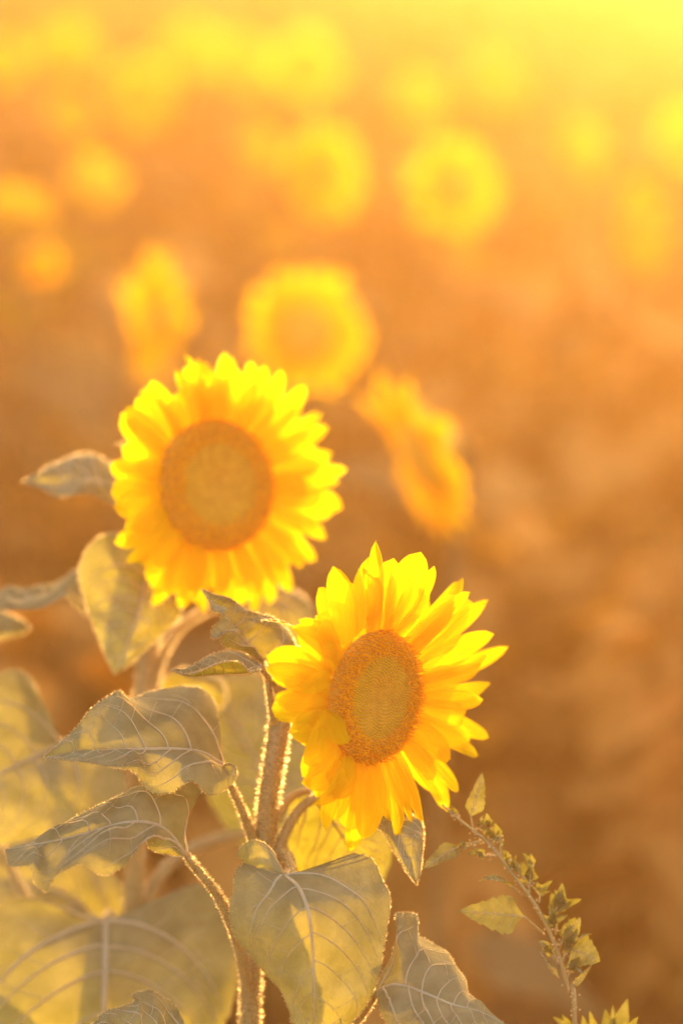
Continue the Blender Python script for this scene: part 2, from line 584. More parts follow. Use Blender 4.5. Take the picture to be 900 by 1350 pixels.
def head(root, center, R, phi, delta, tips, seed, back_n=22, stem_pts=None, stem_r=0.008, petal_scale=1.3, inner_frac=0.62, wide=1.03):
    rng = np.random.default_rng(seed)
    C = P(*center)
    ph, de = math.radians(phi), math.radians(delta)
    n = cam_dir(math.sin(ph) * math.cos(de), -math.sin(ph) * math.sin(de), math.cos(ph))
    e1 = unit(CR - n * (CR @ n))
    e2 = np.cross(n, e1)
    if e2 @ CU < 0:
        e2 = -e2

    def plane_hit(px, py, h):
        d = P(px, py, 1.0) - CC
        t = ((C + n * h - CC) @ n) / (d @ n)
        return CC + d * t

    # receptacle: dome in front, bowl behind, narrowing to the neck
    mb = MB()
    prof = [(0.0, 0.004), (0.3, 0.0045), (0.6, 0.0045), (0.8, 0.0), (0.88, -0.006), (0.90, -0.012), (0.72, -0.015), (0.46, -0.022), (0.28, -0.031), (0.21, -0.040)]
    k = 40
    a = np.linspace(0, 2 * math.pi, k, endpoint=False)
    V = []
    for rr, h in prof:
        V.append(C + R * rr * (np.cos(a)[:, None] * e1 + np.sin(a)[:, None] * e2) + n * h)
    f = []
    for i in range(len(prof) - 1):
        for j in range(k):
            f.append((i * k + j, i * k + (j + 1) % k, (i + 1) * k + (j + 1) % k, (i + 1) * k + j))
    mb.add(np.vstack(V), f)
    hd = build(mb, 'flower_head', M_BRACT, root, root)

    # the disc: a base dome and its florets on spirals
    db = MB()
    V = []
    rs = np.linspace(0, 0.99, 14)
    def dome(q):
        return 0.0085 - 0.0045 * math.exp(-(q / 0.33) ** 2) - 0.006 * max(0, q - 0.78) ** 2 / 0.05
    for q in rs:
        V.append(C + R * q * (np.cos(a)[:, None] * e1 + np.sin(a)[:, None] * e2) + n * dome(q))
    f = []
    for i in range(len(rs) - 1):
        for j in range(k):
            f.append((i * k + j, i * k + (j + 1) % k, (i + 1) * k + (j + 1) % k, (i + 1) * k + j))
    db.add(np.vstack(V), f)
    disc = build(db, 'seed_disc', M_DISC, hd, root)
    ib, ob = MB(), MB()
    total = 1150
    ga = math.pi * (3 - math.sqrt(5))
    for i in range(total):
        q = math.sqrt((i + 0.5) / total)
        th = i * ga
        rad = math.cos(th) * e1 + math.sin(th) * e2
        tan = np.cross(n, rad)
        p = C + R * q * 0.985 * rad + n * dome(q)
        if q < inner_frac:
            w = R * 0.0155 * (0.55 + 0.6 * q / inner_frac)
            hh = 0.0012 + 0.0010 * q
            top = p + n * hh - rad * 0.0004
            ib.add([p + rad * w, p + tan * w, p - rad * w, p - tan * w, top + rad * w * .45, top + tan * w * .45, top - rad * w * .45, top - tan * w * .45],
                   [(0, 1, 5, 4), (1, 2, 6, 5), (2, 3, 7, 6), (3, 0, 4, 7), (4, 5, 6, 7)])
        else:
            hh = rng.uniform(0.003, 0.0062) * (0.55 + 0.55 * min(1, (q - inner_frac) / 0.2))
            w = R * 0.011
            lean = rad * rng.normal(0, 0.35) + tan * rng.normal(0, 0.5) + rad * (0.5 if q > 0.9 else -0.1)
            m1 = p + (n + lean * 0.4) * hh * 0.6
            ob.add([p + rad * w, p + tan * w, p - rad * w, p - tan * w, m1 + rad * w * .8, m1 + tan * w * .8, m1 - rad * w * .8, m1 - tan * w * .8],
                   [(0, 1, 5, 4), (1, 2, 6, 5), (2, 3, 7, 6), (3, 0, 4, 7)])
            for kk in range(2):     # two curled stigma arms
                dv = rad * rng.normal(0, 0.7) + tan * rng.normal(0, 0.7)
                t0 = m1
                t1 = m1 + n * hh * 0.35 + dv * 0.0014
                t2 = t1 + n * hh * 0.05 + dv * 0.0016
                sv = unit(np.cross(dv, n)) * 0.00034
                ob.add([t0 - sv, t0 + sv, t1 + sv, t1 - sv, t2 + sv * .6, t2 - sv * .6], [(0, 1, 2, 3), (3, 2, 4, 5)])
    build(ib, 'inner_floret', M_INNER, disc, root, smooth=False, stuff=True)
    build(ob, 'outer_floret', M_OUTER, disc, root, smooth=False, stuff=True)

    # petals with their own tips
    polar = []
    for t in tips:
        px, py, wpx, h, bl = t[:5]
        o = t[5] if len(t) > 5 else {}
        tip = plane_hit(px, py, h)
        rel = tip - C
        x, y = rel @ e1, rel @ e2
        ang = math.atan2(y, x) + math.radians(o.get('da', 0))
        if 'from' in o:
            b = plane_hit(*o['from'], 0.0)
        else:
            b = C + R * o.get('r0', 0.89) * (math.cos(ang) * e1 + math.sin(ang) * e2)
        b = b + n * o.get('h0', rng.uniform(0.0, 0.0035))
        if not o.get('skip'):
            polar.append((math.atan2(y, x), math.hypot(x, y)))
        W = wpx * center[2] / FPX * 0.5 * wide
        sd = unit(np.cross(unit(tip - b), n))
        vd = unit(C - CC)
        W = W / max(0.55, np.linalg.norm(sd - vd * (sd @ vd)))
        V, f, uv = blade(b, tip, W, n + rng.normal(0, 0.10, 3), bulge=bl, cup=o.get('cup', rng.uniform(-0.35, 0.25)), ridge=0.0008,
                         tipcurl=o.get('curl', rng.uniform(-0.009, 0.009)), twist=o.get('twist', rng.uniform(-0.5, 0.5)),
                         wave=rng.uniform(0, 0.0015), ph=rng.uniform(0, 5), ns=16, nv=9, side_bow=o.get('bow', rng.uniform(-0.006, 0.006)))
        mb = MB()
        mb.add(V, f)
        build(mb, 'petal', M_PETAL, hd, root, uv=uv)
    polar.sort()
    pa = np.array([p[0] for p in polar])
    pr = np.array([p[1] for p in polar])
    for i in range(back_n):
        ang = -math.pi + 2 * math.pi * (i + rng.uniform(0.2, 0.8)) / back_n
        rad_t = np.interp(ang, pa, pr, period=2 * math.pi) * rng.uniform(0.86, 0.97)
        dirv = math.cos(ang) * e1 + math.sin(ang) * e2
        b = C + R * 0.86 * dirv - n * 0.004
        tip = C + rad_t * dirv + n * rng.uniform(-0.010, 0.002)
        V, f, uv = blade(b, tip, 0.010 * petal_scale * rng.uniform(0.85, 1.2), n + rng.normal(0, 0.1, 3), bulge=rng.uniform(0, 0.008), cup=rng.uniform(-0.3, 0.2),
                         ridge=0.0005, tipcurl=rng.uniform(-0.005, 0.005), twist=rng.uniform(-0.3, 0.3), ph=rng.uniform(0, 5), ns=14, nv=7)
        mb = MB()
        mb.add(V, f)
        build(mb, 'petal', M_PETAL, hd, root, uv=uv)
    # bracts behind the petals
    for i in range(15):
        ang = 2 * math.pi * (i + rng.uniform(0.2, 0.8)) / 15
        dirv = math.cos(ang) * e1 + math.sin(ang) * e2
        b = C + R * 0.80 * dirv - n * 0.018
        tip = C + R * rng.uniform(1.1, 1.3) * dirv - n * rng.uniform(0.012, 0.022)
        V, f, uv = blade(b, tip, 0.0075, n, bulge=-0.004, cup=0.3, prof=prof_bract, ns=10, nv=5, tipcurl=rng.uniform(-0.006, 0.004))
        mb = MB()
        mb.add(V, f)
        build(mb, 'bract', M_BRACT, hd, root, uv=uv)
    return hd, C, n, e1, e2, plane_hit


def extra_bract(hd, root, base, tip, w, nrm, **kw):
    V, f, uv = blade(P(*base), P(*tip), w, nrm, prof=prof_bract, ns=12, nv=5, **kw)
    mb = MB()
    mb.add(V, f)
    o = build(mb, 'bract', M_BRACT, hd, root, uv=uv)
    hb = MB()
    n = 260
    Vr = V.reshape(12, 5, 3)
    i = RNG.integers(0, 11, n)
    sd = RNG.choice([0, 4], n)
    p = Vr[i, sd] + (Vr[i + 1, sd] - Vr[i, sd]) * RNG.uniform(0, 1, n)[:, None]
    hairs(hb, p, p - Vr[i, 2] + RNG.normal(size=(n, 3)) * 0.004, RNG.uniform(0.0007, 0.0018, n), 0.0001)
    build(hb, 'bract_hair', M_HAIR, o, root, smooth=False, stuff=True)


def zz(off, sc, pts, d):
    """points read off an enlarged crop; the depth is one number or a list spread along the points"""
    n = len(pts)
    if isinstance(d, (int, float)):
        ds = [d] * n
    else:
        ds = list(np.interp(np.linspace(0, 1, n), np.linspace(0, 1, len(d)), d))
    return [(off[0] + p[0] / sc, off[1] + p[1] / sc, dd) for p, dd in zip(pts, ds)]


def tipz(off, sc, rows):
    out = []
    for r in rows:
        o = dict(r[5]) if len(r) > 5 else {}
        if 'from' in o:
            o['from'] = (off[0] + o['from'][0] / sc, off[1] + o['from'][1] / sc)
        out.append((off[0] + r[0] / sc, off[1] + r[1] / sc, r[2] / sc, r[3] / 1000, r[4] / 1000, o))
    return out


# ================================================================== ground
def ground_height(x, y):
    """nearly level, then an added low rise that cuts the view through the haze short"""
    rise = np.interp(y, [-1000, 4.5, 7, 9, 11, 14, 18, 2000], [0, 0, 0.10, 0.33, 0.56, 0.78, 0.9, 0.9])  # rise added to shorten sightlines, so less haze glow gathers at the top
    return rise + 0.03 * np.sin(x * 1.7 + y * 0.6) * np.sin(y * 1.1) * np.clip((60 - y) / 60, 0, 1)


gx = np.concatenate([-np.geomspace(0.4, 400, 40)[::-1], np.linspace(-0.3, 0.3, 5), np.geomspace(0.4, 400, 40)])
gy = np.concatenate([-np.geomspace(0.5, 30, 12)[::-1], np.geomspace(0.3, 800, 90)])
GX, GY = np.meshgrid(gx, gy, indexing='ij')
GZ = ground_height(GX, GY)
gm = MB()
gm.add(np.stack([GX, GY, GZ], -1).reshape(-1, 3),
       [(i * len(gy) + j, (i + 1) * len(gy) + j, (i + 1) * len(gy) + j + 1, i * len(gy) + j + 1) for i in range(len(gx) - 1) for j in range(len(gy) - 1)])
M_SOIL = solid_mat('soil', (0.32, 0.14, 0.03), (0.46, 0.23, 0.07), scale=3.5, bump=0.6, bump_scale=30, rough=0.95)
ground = gm.build('ground', M_SOIL)
ground['kind'] = 'structure'

# ================================================================== field of foliage behind
def field():
    mb = MB()
    us = np.array([0.0, 0.18, 0.45, 0.75, 1.0])
    wd = np.array([0.35, 0.95, 0.85, 0.45, 0.02])
    spots = []
    n = 0
    while n < 1800:
        y = 3.3 + RNG.exponential(4.0) if RNG.random() < 0.55 else (RNG.uniform(8.3, 15) if RNG.random() < 0.8 else RNG.uniform(15, 45))
        hw = 0.30 * y + 0.8
        x = RNG.uniform(-hw, hw)
        spots.append((x, y))
        n += 1
    spots += [(RNG.uniform(-0.3 * y - 0.8, 0.3 * y + 0.8), y) for y in RNG.uniform(8.8, 14, 900)]
    for x, y in spots:
        z0 = float(ground_height(x, y))
        far = y > 15
        hmax = float(np.interp(y, [3, 5, 8, 9, 11, 14, 45], [0.72, 0.88, 1.02, 1.16, 1.2, 1.2, 1.2]))
        h = RNG.uniform(0.6 if y < 9 else 0.82, 1.0) * hmax
        lean = RNG.normal(0, 0.05, 2)
        r = 0.007
        a = np.array([0, 2.1, 4.2])
        ring = np.stack([np.cos(a) * r, np.sin(a) * r, np.zeros(3)], 1)
        b0 = np.array([x, y, z0])
        b1 = np.array([x + lean[0], y + lean[1], z0 + h])
        mb.add(np.vstack([b0 + ring, b1 + ring * 0.7]), [(0, 1, 4, 3), (1, 2, 5, 4), (2, 0, 3, 5)])
        nl = 6 if far else 12
        for k in range(nl):
            t = RNG.uniform(0.25, 1.0) if y < 8.5 else RNG.uniform(0.5, 1.0)
            p = b0 + (b1 - b0) * t
            az = RNG.uniform(0, 2 * math.pi)
            dv = np.array([math.cos(az), math.sin(az), RNG.uniform(-0.9, 0.25)])
            dv = unit(dv)
            L = RNG.uniform(0.07, 0.17) if (y > 7 or RNG.random() < 0.6) else RNG.uniform(0.15, 0.22)
            W = L * RNG.uniform(0.3, 0.45)
            sd = unit(np.cross(dv, [0, 0, 1.0])) + RNG.normal(0, 0.25, 3)
            up = np.cross(sd, dv)
            st = p + dv * 0.05
            droop = RNG.uniform(0.1, 0.5) * L
            c = st + dv * (us * L)[:, None] - np.array([0, 0, 1.0]) * (us ** 2 * droop)[:, None]
            fold = RNG.uniform(0.0, 0.4)
            lft = c + sd * (wd * W)[:, None] + up * (wd * W * fold)[:, None]
            rgt = c - sd * (wd * W)[:, None] + up * (wd * W * fold)[:, None]
            V = np.vstack([lft, c, rgt])
            f = []
            for i in range(4):
                f += [(i, i + 1, 5 + i + 1, 5 + i), (5 + i, 5 + i + 1, 10 + i + 1, 10 + i)]
            mb.add(V, f)
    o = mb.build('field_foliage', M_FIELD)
    o['kind'] = 'stuff'
    o['label'] = 'dense blurred mass of brown sunflower foliage, orange glow painted in, filling the field behind'
    return o


field()

# ================================================================== right-hand flower, in focus
dA = 1.75
bx, by = P(328, 1420, 1.82)[0], P(328, 1420, 1.82)[1]
A = thing('sunflower', (bx, by, 0.0), 'sharply focused sunflower at lower centre, ragged petals, heart shaped leaf hanging below it', 'sunflower', None)
OFF2, SC2 = (320, 690), 2.5
tipsA = tipz(OFF2, SC2, [
    (440, 56, 70, 6, 10, dict(cup=-0.3)), (560, 86, 84, 12, 12), (606, 135, 34, 20, 14, dict(bow=0.012)), (742, 186, 62, -2, 10), (744, 226, 50, 10, 8),
    (787, 246, 56, -4, 6), (800, 362, 92, 10, 6, dict(cup=-0.2)), (856, 405, 62, -4, 8), (812, 438, 54, 3, 8), (806, 476, 60, 8, 8, dict(cup=0.3)),
    (834, 540, 62, -4, 8), (776, 580, 70, 10, 10), (803, 705, 62, -5, 8), (771, 766, 66, -3, 10), (760, 640, 88, 12, 8), (702, 775, 90, 12, 10),
    (718, 885, 60, 4, 10), (680, 950, 64, 0, 12), (640, 850, 60, 12, 10), (598, 1005, 50, 2, 14), (586, 985, 44, 8, 12), (548, 985, 50, 9, 12), (525, 1040, 74, 14, 14),
    (350, 1082, 52, -3, 8), (372, 1035, 84, 10, 16), (414, 985, 60, 4, 14), (243, 1012, 58, 0, 10), (232, 925, 80, 14, 16, {'from': (330, 760)}), (300, 905, 76, 20, 18, {'from': (360, 770)}),
    (206, 790, 84, 10, 14, {'from': (268, 620)}), (316, 722, 70, 12, 12, {'from': (262, 610), 'cup': -0.4, 'skip': 1}), (218, 860, 96, 6, 14, {'from': (318, 735)}), (212, 740, 90, 4, 12, {'from': (285, 640)}), (262, 880, 100, 10, 16, {'from': (350, 770)}),
    (116, 598, 70, 6, 8, dict(cup=-0.3)), (84, 575, 62, -2, 10), (64, 482, 80, 3, 12, dict(cup=-0.3)), (190, 555, 62, 12, 12, {'from': (278, 505), 'skip': 1}), (120, 520, 64, 4, 10),
    (160, 345, 84, 4, 14, dict(cup=0.3)), (196, 315, 70, 0, 10), (238, 312, 76, 8, 12, {'from': (300, 420)}), (262, 400, 70, 14, 10, {'from': (300, 480), 'skip': 1}),
    (300, 142, 96, 4, 16, {'from': (345, 390), 'cup': -0.35}), (350, 150, 70, 10, 14, {'from': (372, 360)}), (392, 126, 46, 0, 10), (500, 150, 60, 2, 10),
    (420, 150, 80, 12, 12, {'from': (420, 345)}), (580, 170, 90, 16, 14, {'from': (480, 345)}), (690, 240, 90, 14, 10, {'from': (540, 400)}),
])
hdA, CA, nA, e1A, e2A, hitA = head(A, (490, 918, dA), 0.0495, 47, 7, tipsA, 11, back_n=26)

stemA = MB()
backA = CA - nA * 0.036
gA = np.array([bx, by, 0.0])
ptsA = np.vstack([gA, gA * 0.5 + P(330, 1380, 1.82) * 0.5 + np.array([0.004, 0, 0]), P(330, 1380, 1.82), P(338, 1240, 1.815), P(350, 1090, 1.81), P(364, 990, 1.81), P(378, 910, 1.815),
                  P(398, 872, 1.815), backA - nA * 0.018 + CU * 0.012, backA])
cA, rA = tube(stemA, ptsA, [0.0095, 0.009, 0.0085, 0.008, 0.008, 0.0078, 0.0075, 0.007, 0.0075, 0.011], 90, 14)
sA = build(stemA, 'stem', M_STEM, A, A)
hb = MB()
tube_hairs(hb, cA[38:], rA[38:], 42000, 0.0018, 0.005, 0.000065)
build(hb, 'stem_hair', M_HAIR, sA, A, smooth=False, stuff=True)
extra_bract(hdA, A, (392, 832, 1.775), (344, 818, 1.735), 0.005, cam_dir(0.2, 1, 0.3), bulge=0.004, cup=0.4)
extra_bract(hdA, A, (420, 948, 1.785), (351, 960, 1.745), 0.006, cam_dir(0.1, 1, 0.5), bulge=0.012, cup=0.3)
extra_bract(hdA, A, (452, 842, 1.80), (428, 812, 1.79), 0.013, cam_dir(-0.5, 0.2, 1), bulge=0.006, cup=-0.4)
extra_bract(hdA, A, (414, 985, 1.80), (401, 1030, 1.775), 0.005, cam_dir(-0.6, 0.2, 1), bulge=0.006, cup=-0.4)

# its leaves
z3 = ((40, 880), 3.0)
edge_leaf(A, zz(*z3, [(765, 385), (650, 330), (430, 323), (200, 336), (50, 355)], [1.77, 1.72]),
          zz(*z3, [(735, 340), (712, 290), (720, 240), (740, 190), (735, 140), (690, 90), (640, 75), (560, 80), (470, 98), (400, 122), (372, 108), (350, 95), (290, 130), (240, 165), (190, 230), (120, 300)], [1.78, 1.83, 1.83, 1.78, 1.73]),
          zz(*z3, [(790, 388), (812, 400), (808, 440), (760, 490), (710, 505), (680, 480), (640, 445), (600, 460), (560, 490), (490, 495), (445, 460), (415, 410), (350, 395), (200, 372), (100, 362)], [1.76, 1.73, 1.73, 1.71]),
          u0=0.2, seed=1, petiole=[(302, 1030, 1.78), (318, 1065, 1.79), (333, 1103, 1.805), (345, 1135, 1.812)], pet_r=(0.0022, 0.0026, 0.0035, 0.005), nu=96, nteeth=30)
z4 = ((0, 880), 2.143)
edge_leaf(A, [(247, 1129, 1.75), (215, 1092, 1.735), (170, 1084, 1.72), (90, 1105, 1.71), (7, 1120, 1.70)],
          zz(*z4, [(505, 440), (520, 400), (555, 365), (570, 350), (540, 325), (510, 335), (470, 330), (390, 335), (340, 360), (300, 380), (200, 430), (110, 490), (50, 508)], [1.76, 1.79, 1.76, 1.71]),
          zz(*z4, [(490, 530), (430, 515), (415, 490), (390, 505), (350, 560), (290, 585), (235, 555), (190, 570), (150, 595), (135, 632), (100, 610), (80, 560), (30, 560)], [1.74, 1.69, 1.66, 1.69]),
          u0=0.15, seed=2, petiole=[(262, 1148, 1.76), (290, 1185, 1.77), (315, 1245, 1.785), (328, 1310, 1.81), (333, 1360, 1.82)], pet_r=(0.0026, 0.0034, 0.004, 0.0046, 0.006), nu=96, nteeth=14, teeth=0.001, ripple=0.004)
z5 = ((260, 1050), 3.0)
edge_leaf(A, zz(*z5, [(345, 312), (400, 360), (440, 460), (458, 620), (463, 780), (465, 900), (472, 985)], [1.72, 1.68, 1.69, 1.72]),
          zz(*z5, [(325, 265), (290, 205), (230, 172), (178, 198), (165, 238), (188, 262), (155, 300), (145, 370), (128, 450), (150, 540), (200, 610), (260, 690), (340, 780), (380, 890), (425, 955)], [1.73, 1.74, 1.71, 1.71]),
          zz(*z5, [(380, 322), (465, 325), (530, 260), (600, 232), (650, 235), (700, 265), (730, 330), (760, 390), (758, 460), (745, 520), (738, 570), (730, 620), (720, 700), (690, 780), (650, 840), (600, 900), (520, 965)], [1.72, 1.75, 1.73, 1.71]),
          u0=0.26, seed=3, petiole=[(383, 1148, 1.745), (378, 1128, 1.78), (362, 1130, 1.81)], pet_r=(0.002, 0.003, 0.004), nu=140, nv=12, nteeth=34, teeth=0.002,
          bulge=0.005, vein_r=0.0008)
z6 = ((460, 1000), 2.25)
edge_leaf(A, zz(*z6, [(82, 690), (140, 672), (220, 695), (300, 728), (390, 752), (465, 790)], [1.74, 1.71, 1.70]),
          zz(*z6, [(92, 660), (110, 630), (128, 585), (142, 520), (138, 465), (165, 458), (203, 466), (204, 520), (240, 545), (290, 575), (320, 620), (345, 655), (352, 692), (378, 722), (400, 750)], [1.75, 1.80, 1.77, 1.71]),
          zz(*z6, [(85, 720), (100, 760), (140, 810), (220, 860), (320, 870), (420, 830)], [1.72, 1.67, 1.69]),
          u0=0.12, seed=4, petiole=[(470, 1345, 1.77), (420, 1400, 1.80), (350, 1440, 1.82)], pet_r=(0.003, 0.0035, 0.005), nu=96, nteeth=20)
edge_leaf(A, [(486, 1068, 1.80), (518, 1092, 1.775), (535, 1125, 1.765), (549, 1166, 1.76)],
          [(490, 1085, 1.79), (505, 1098, 1.77), (530, 1140, 1.755)], [(515, 1062, 1.80), (545, 1075, 1.80), (557, 1088, 1.79), (557, 1120, 1.78), (554, 1145, 1.77)],
          u0=0.1, seed=5, nu=50, nteeth=10, petiole=[(440, 1050, 1.815), (405, 1058, 1.82), (380, 1090, 1.815), (362, 1135, 1.812)], pet_r=(0.0022, 0.003, 0.0036, 0.0045), vein_r=0.0006, teeth=0.0008)
z1 = ((220, 770), 4.5)
edge_leaf(A, zz(*z1, [(565, 458), (470, 340), (320, 165), (208, 30)], [1.80, 1.77]),
          zz(*z1, [(520, 440), (460, 402), (400, 388), (350, 370), (322, 335), (332, 285), (300, 322), (264, 312), (270, 255), (308, 222), (322, 172), (272, 160), (250, 100)], [1.79, 1.75, 1.76]),
          zz(*z1, [(600, 430), (690, 400), (760, 380), (735, 300), (680, 232), (620, 192), (560, 180), (480, 158), (420, 120), (370, 100), (270, 58)], [1.80, 1.83, 1.80, 1.775]),
          u0=0.12, seed=6, nu=96, nteeth=16, teeth=0.0008, petiole=[(352, 890, 1.80), (357, 925, 1.80), (364, 965, 1.81), (366, 990, 1.81)], pet_r=(0.0018, 0.0022, 0.0026, 0.004), vein_r=0.0006)
edge_leaf(A, zz(*z1, [(560, 495), (470, 530), (300, 537), (130, 550), (25, 508)], [1.78, 1.75]),
          zz(*z1, [(550, 475), (500, 432), (440, 396), (400, 392), (330, 400), (240, 432), (180, 470), (100, 510)], [1.79, 1.81, 1.76]),
          zz(*z1, [(550, 512), (492, 522), (460, 490), (410, 460), (330, 466), (250, 495), (150, 535), (80, 530)], [1.76, 1.72, 1.745]),
          u0=0.08, seed=7, nu=80, nteeth=18, teeth=0.0008, petiole=[(352, 890, 1.785), (364, 905, 1.80), (378, 925, 1.81)], pet_r=(0.0022, 0.0028, 0.004), bulge=0.003, ripple=0.001, vein_r=0.0006)
edge_leaf(A, [(250, 1400, 1.76), (200, 1370, 1.74), (110, 1368, 1.72)],
          zz((0, 1080), 2.727, [(655, 800), (652, 736), (632, 680), (590, 640), (540, 616), (478, 634), (482, 660), (390, 690), (340, 736)], [1.76, 1.78, 1.76, 1.73]),
          [(240, 1430, 1.74), (180, 1430, 1.71), (130, 1400, 1.71)], u0=0.15, seed=8, nu=80, nteeth=20,
          petiole=[(280, 1420, 1.79), (325, 1450, 1.82)], pet_r=(0.003, 0.004))
# a leaf behind the stem, turned away to the right
edge_leaf(A, [(405, 1042, 1.83), (440, 1085, 1.87), (470, 1135, 1.90), (490, 1190, 1.92)],
          [(385, 1055, 1.85), (378, 1100, 1.88), (400, 1160, 1.91), (450, 1190, 1.92)], [(440, 1040, 1.84), (490, 1075, 1.88), (515, 1130, 1.91)],
          u0=0.15, seed=9, nu=50, hair=False, petiole=[(385, 1050, 1.825), (366, 1075, 1.815), (354, 1105, 1.811)], pet_r=(0.0025, 0.0032, 0.0045))

# ================================================================== left-hand flower, slightly out of focus
dB = 1.96
bx, by = P(170, 1420, 2.02)[0], P(170, 1420, 2.02)[1]
B = thing('sunflower', (bx, by, 0.0), 'taller slightly blurred full sunflower left of centre with a wide round orange disc', 'sunflower', None)
OFF1, SC1 = (120, 440), 2.5
tipsB = tipz(OFF1, SC1, [
    (92, 245, 78, 4, 8), (105, 285, 60, 8, 8), (186, 156, 62, 2, 8), (165, 186, 54, -3, 8), (320, 64, 44, 0, 8), (292, 112, 56, -2, 10), (364, 80, 60, 4, 10),
    (392, 82, 56, 0, 10), (445, 58, 64, 4, 12), (470, 75, 60, -2, 10), (530, 88, 60, 2, 12), (582, 98, 50, -2, 10), (630, 118, 54, 0, 10), (620, 170, 70, 10, 10), (706, 170, 62, 2, 12),
    (716, 225, 60, 8, 10), (760, 262, 72, 0, 12), (790, 312, 70, 2, 10), (745, 330, 80, 10, 8), (806, 392, 62, -2, 8), (775, 420, 80, 10, 8), (828, 450, 62, 0, 8), (818, 492, 60, 4, 8),
    (838, 572, 74, 4, 10), (780, 540, 80, 12, 10), (782, 672, 60, -2, 8), (740, 650, 70, 8, 8), (748, 745, 66, 2, 10), (700, 770, 60, 6, 10), (668, 850, 60, -2, 10), (640, 820, 60, 6, 10), (608, 892, 56, 0, 12), (560, 918, 72, 6, 12),
    (500, 905, 66, 2, 10), (430, 915, 70, 0, 10), (350, 932, 70, 2, 10), (290, 905, 70, 4, 10), (208, 898, 62, -2, 8), (250, 860, 70, 8, 10), (190, 800, 70, 4, 10), (215, 770, 60, 10, 10), (132, 752, 62, 0, 8),
    (84, 690, 84, 4, 8), (84, 575, 110, 8, 8), (140, 640, 70, 12, 8), (54, 436, 76, 2, 8, dict(cup=-0.3)), (150, 440, 70, 10, 8), (400, 130, 70, 12, 12), (480, 120, 70, 12, 12), (560, 160, 70, 12, 10), (320, 150, 60, 10, 10), (230, 210, 60, 10, 8),
    (670, 250, 70, 12, 10), (720, 500, 80, 14, 8), (560, 860, 60, 12, 12), (440, 860, 60, 12, 12), (330, 850, 60, 12, 10),
])
hdB, CB, nB, e1B, e2B, hitB = head(B, (283, 640, dB), 0.0545, 34, -8, tipsB, 23, back_n=30)
stemB = MB()
backB = CB - nB * 0.036
gB = np.array([bx, by, 0.0])
ptsB = np.vstack([gB, gB * 0.5 + P(172, 1380, 2.02) * 0.5, P(172, 1380, 2.02), P(176, 1200, 2.02), P(183, 1030, 2.02), P(192, 890, 2.025), P(208, 780, 2.035),
                  P(222, 700, 2.045), backB - nB * 0.02 - CU * 0.006, backB])
cB, rB = tube(stemB, ptsB, [0.012, 0.0115, 0.011, 0.0105, 0.010, 0.009, 0.008, 0.0075, 0.0085, 0.012], 90, 14)
sB = build(stemB, 'stem', M_STEM, B, B)
hb = MB()
tube_hairs(hb, cB[35:], rB[35:], 14000, 0.0018, 0.0045, 0.00012)
build(hb, 'stem_hair', M_HAIR, sB, B, smooth=False, stuff=True)
extra_bract(hdB, B, (198, 612, 1.99), (151, 586, 1.96), 0.009, cam_dir(0.1, 1, 0.6), bulge=0.010, cup=0.5)
extra_bract(hdB, B, (205, 625, 1.99), (160, 590, 1.985), 0.008, cam_dir(0.1, 0.5, 0.9), bulge=0.006, cup=0.3)

edge_leaf(B, [(192, 765, 1.97), (186, 800, 1.95), (168, 850, 1.935), (151, 889, 1.93)],
          [(185, 735, 1.97), (170, 712, 1.97), (145, 704, 1.965), (120, 718, 1.96), (106, 752, 1.955), (112, 790, 1.95), (124, 822, 1.94), (138, 862, 1.93)],
          [(205, 745, 1.985), (228, 760, 1.985), (240, 795, 1.975), (228, 822, 1.96), (195, 852, 1.95), (168, 878, 1.935)],
          u0=0.25, seed=11, petiole=[(200, 760, 1.99), (208, 775, 2.02), (206, 800, 2.035)], pet_r=(0.003, 0.0035, 0.005), nu=80)
edge_leaf(B, [(128, 808, 2.02), (95, 788, 2.0), (50, 790, 1.99), (-60, 800, 1.98)],
          [(128, 775, 2.04), (102, 752, 2.06), (85, 764, 2.05), (50, 778, 2.03), (0, 783, 2.02)],
          [(118, 812, 2.0), (98, 800, 1.975), (86, 786, 1.965), (55, 801, 1.96), (20, 803, 1.96), (-30, 803, 1.97)],
          u0=0.1, seed=12, nu=60, petiole=[(150, 830, 2.03), (190, 880, 2.03)], pet_r=(0.003, 0.005))
edge_leaf(B, [(-60, 830, 2.05), (-10, 826, 2.04), (40, 828, 2.03)], [(-40, 790, 2.08), (0, 805, 2.07), (25, 815, 2.05)], [(-40, 860, 2.02), (5, 842, 2.02), (28, 836, 2.025)],
          u0=0.1, seed=13, nu=50, petiole=[(-120, 850, 2.07), (-60, 1000, 2.06), (100, 1300, 2.03), (171, 1390, 2.02)], pet_r=(0.003, 0.003, 0.004, 0.005), veins=False)
edge_leaf(B, [(166, 648, 2.02), (122, 633, 2.0), (75, 642, 1.985), (30, 635, 1.975)],
          [(158, 625, 2.03), (146, 611, 2.05), (130, 601, 2.05), (107, 599, 2.04), (72, 612, 2.01), (48, 627, 1.99)],
          [(160, 668, 2.0), (150, 664, 1.99), (115, 650, 1.97), (80, 655, 1.965), (52, 643, 1.97)],
          u0=0.08, seed=14, nu=60, petiole=[(185, 660, 2.04), (215, 700, 2.045), (218, 730, 2.042)], pet_r=(0.002, 0.003, 0.004))
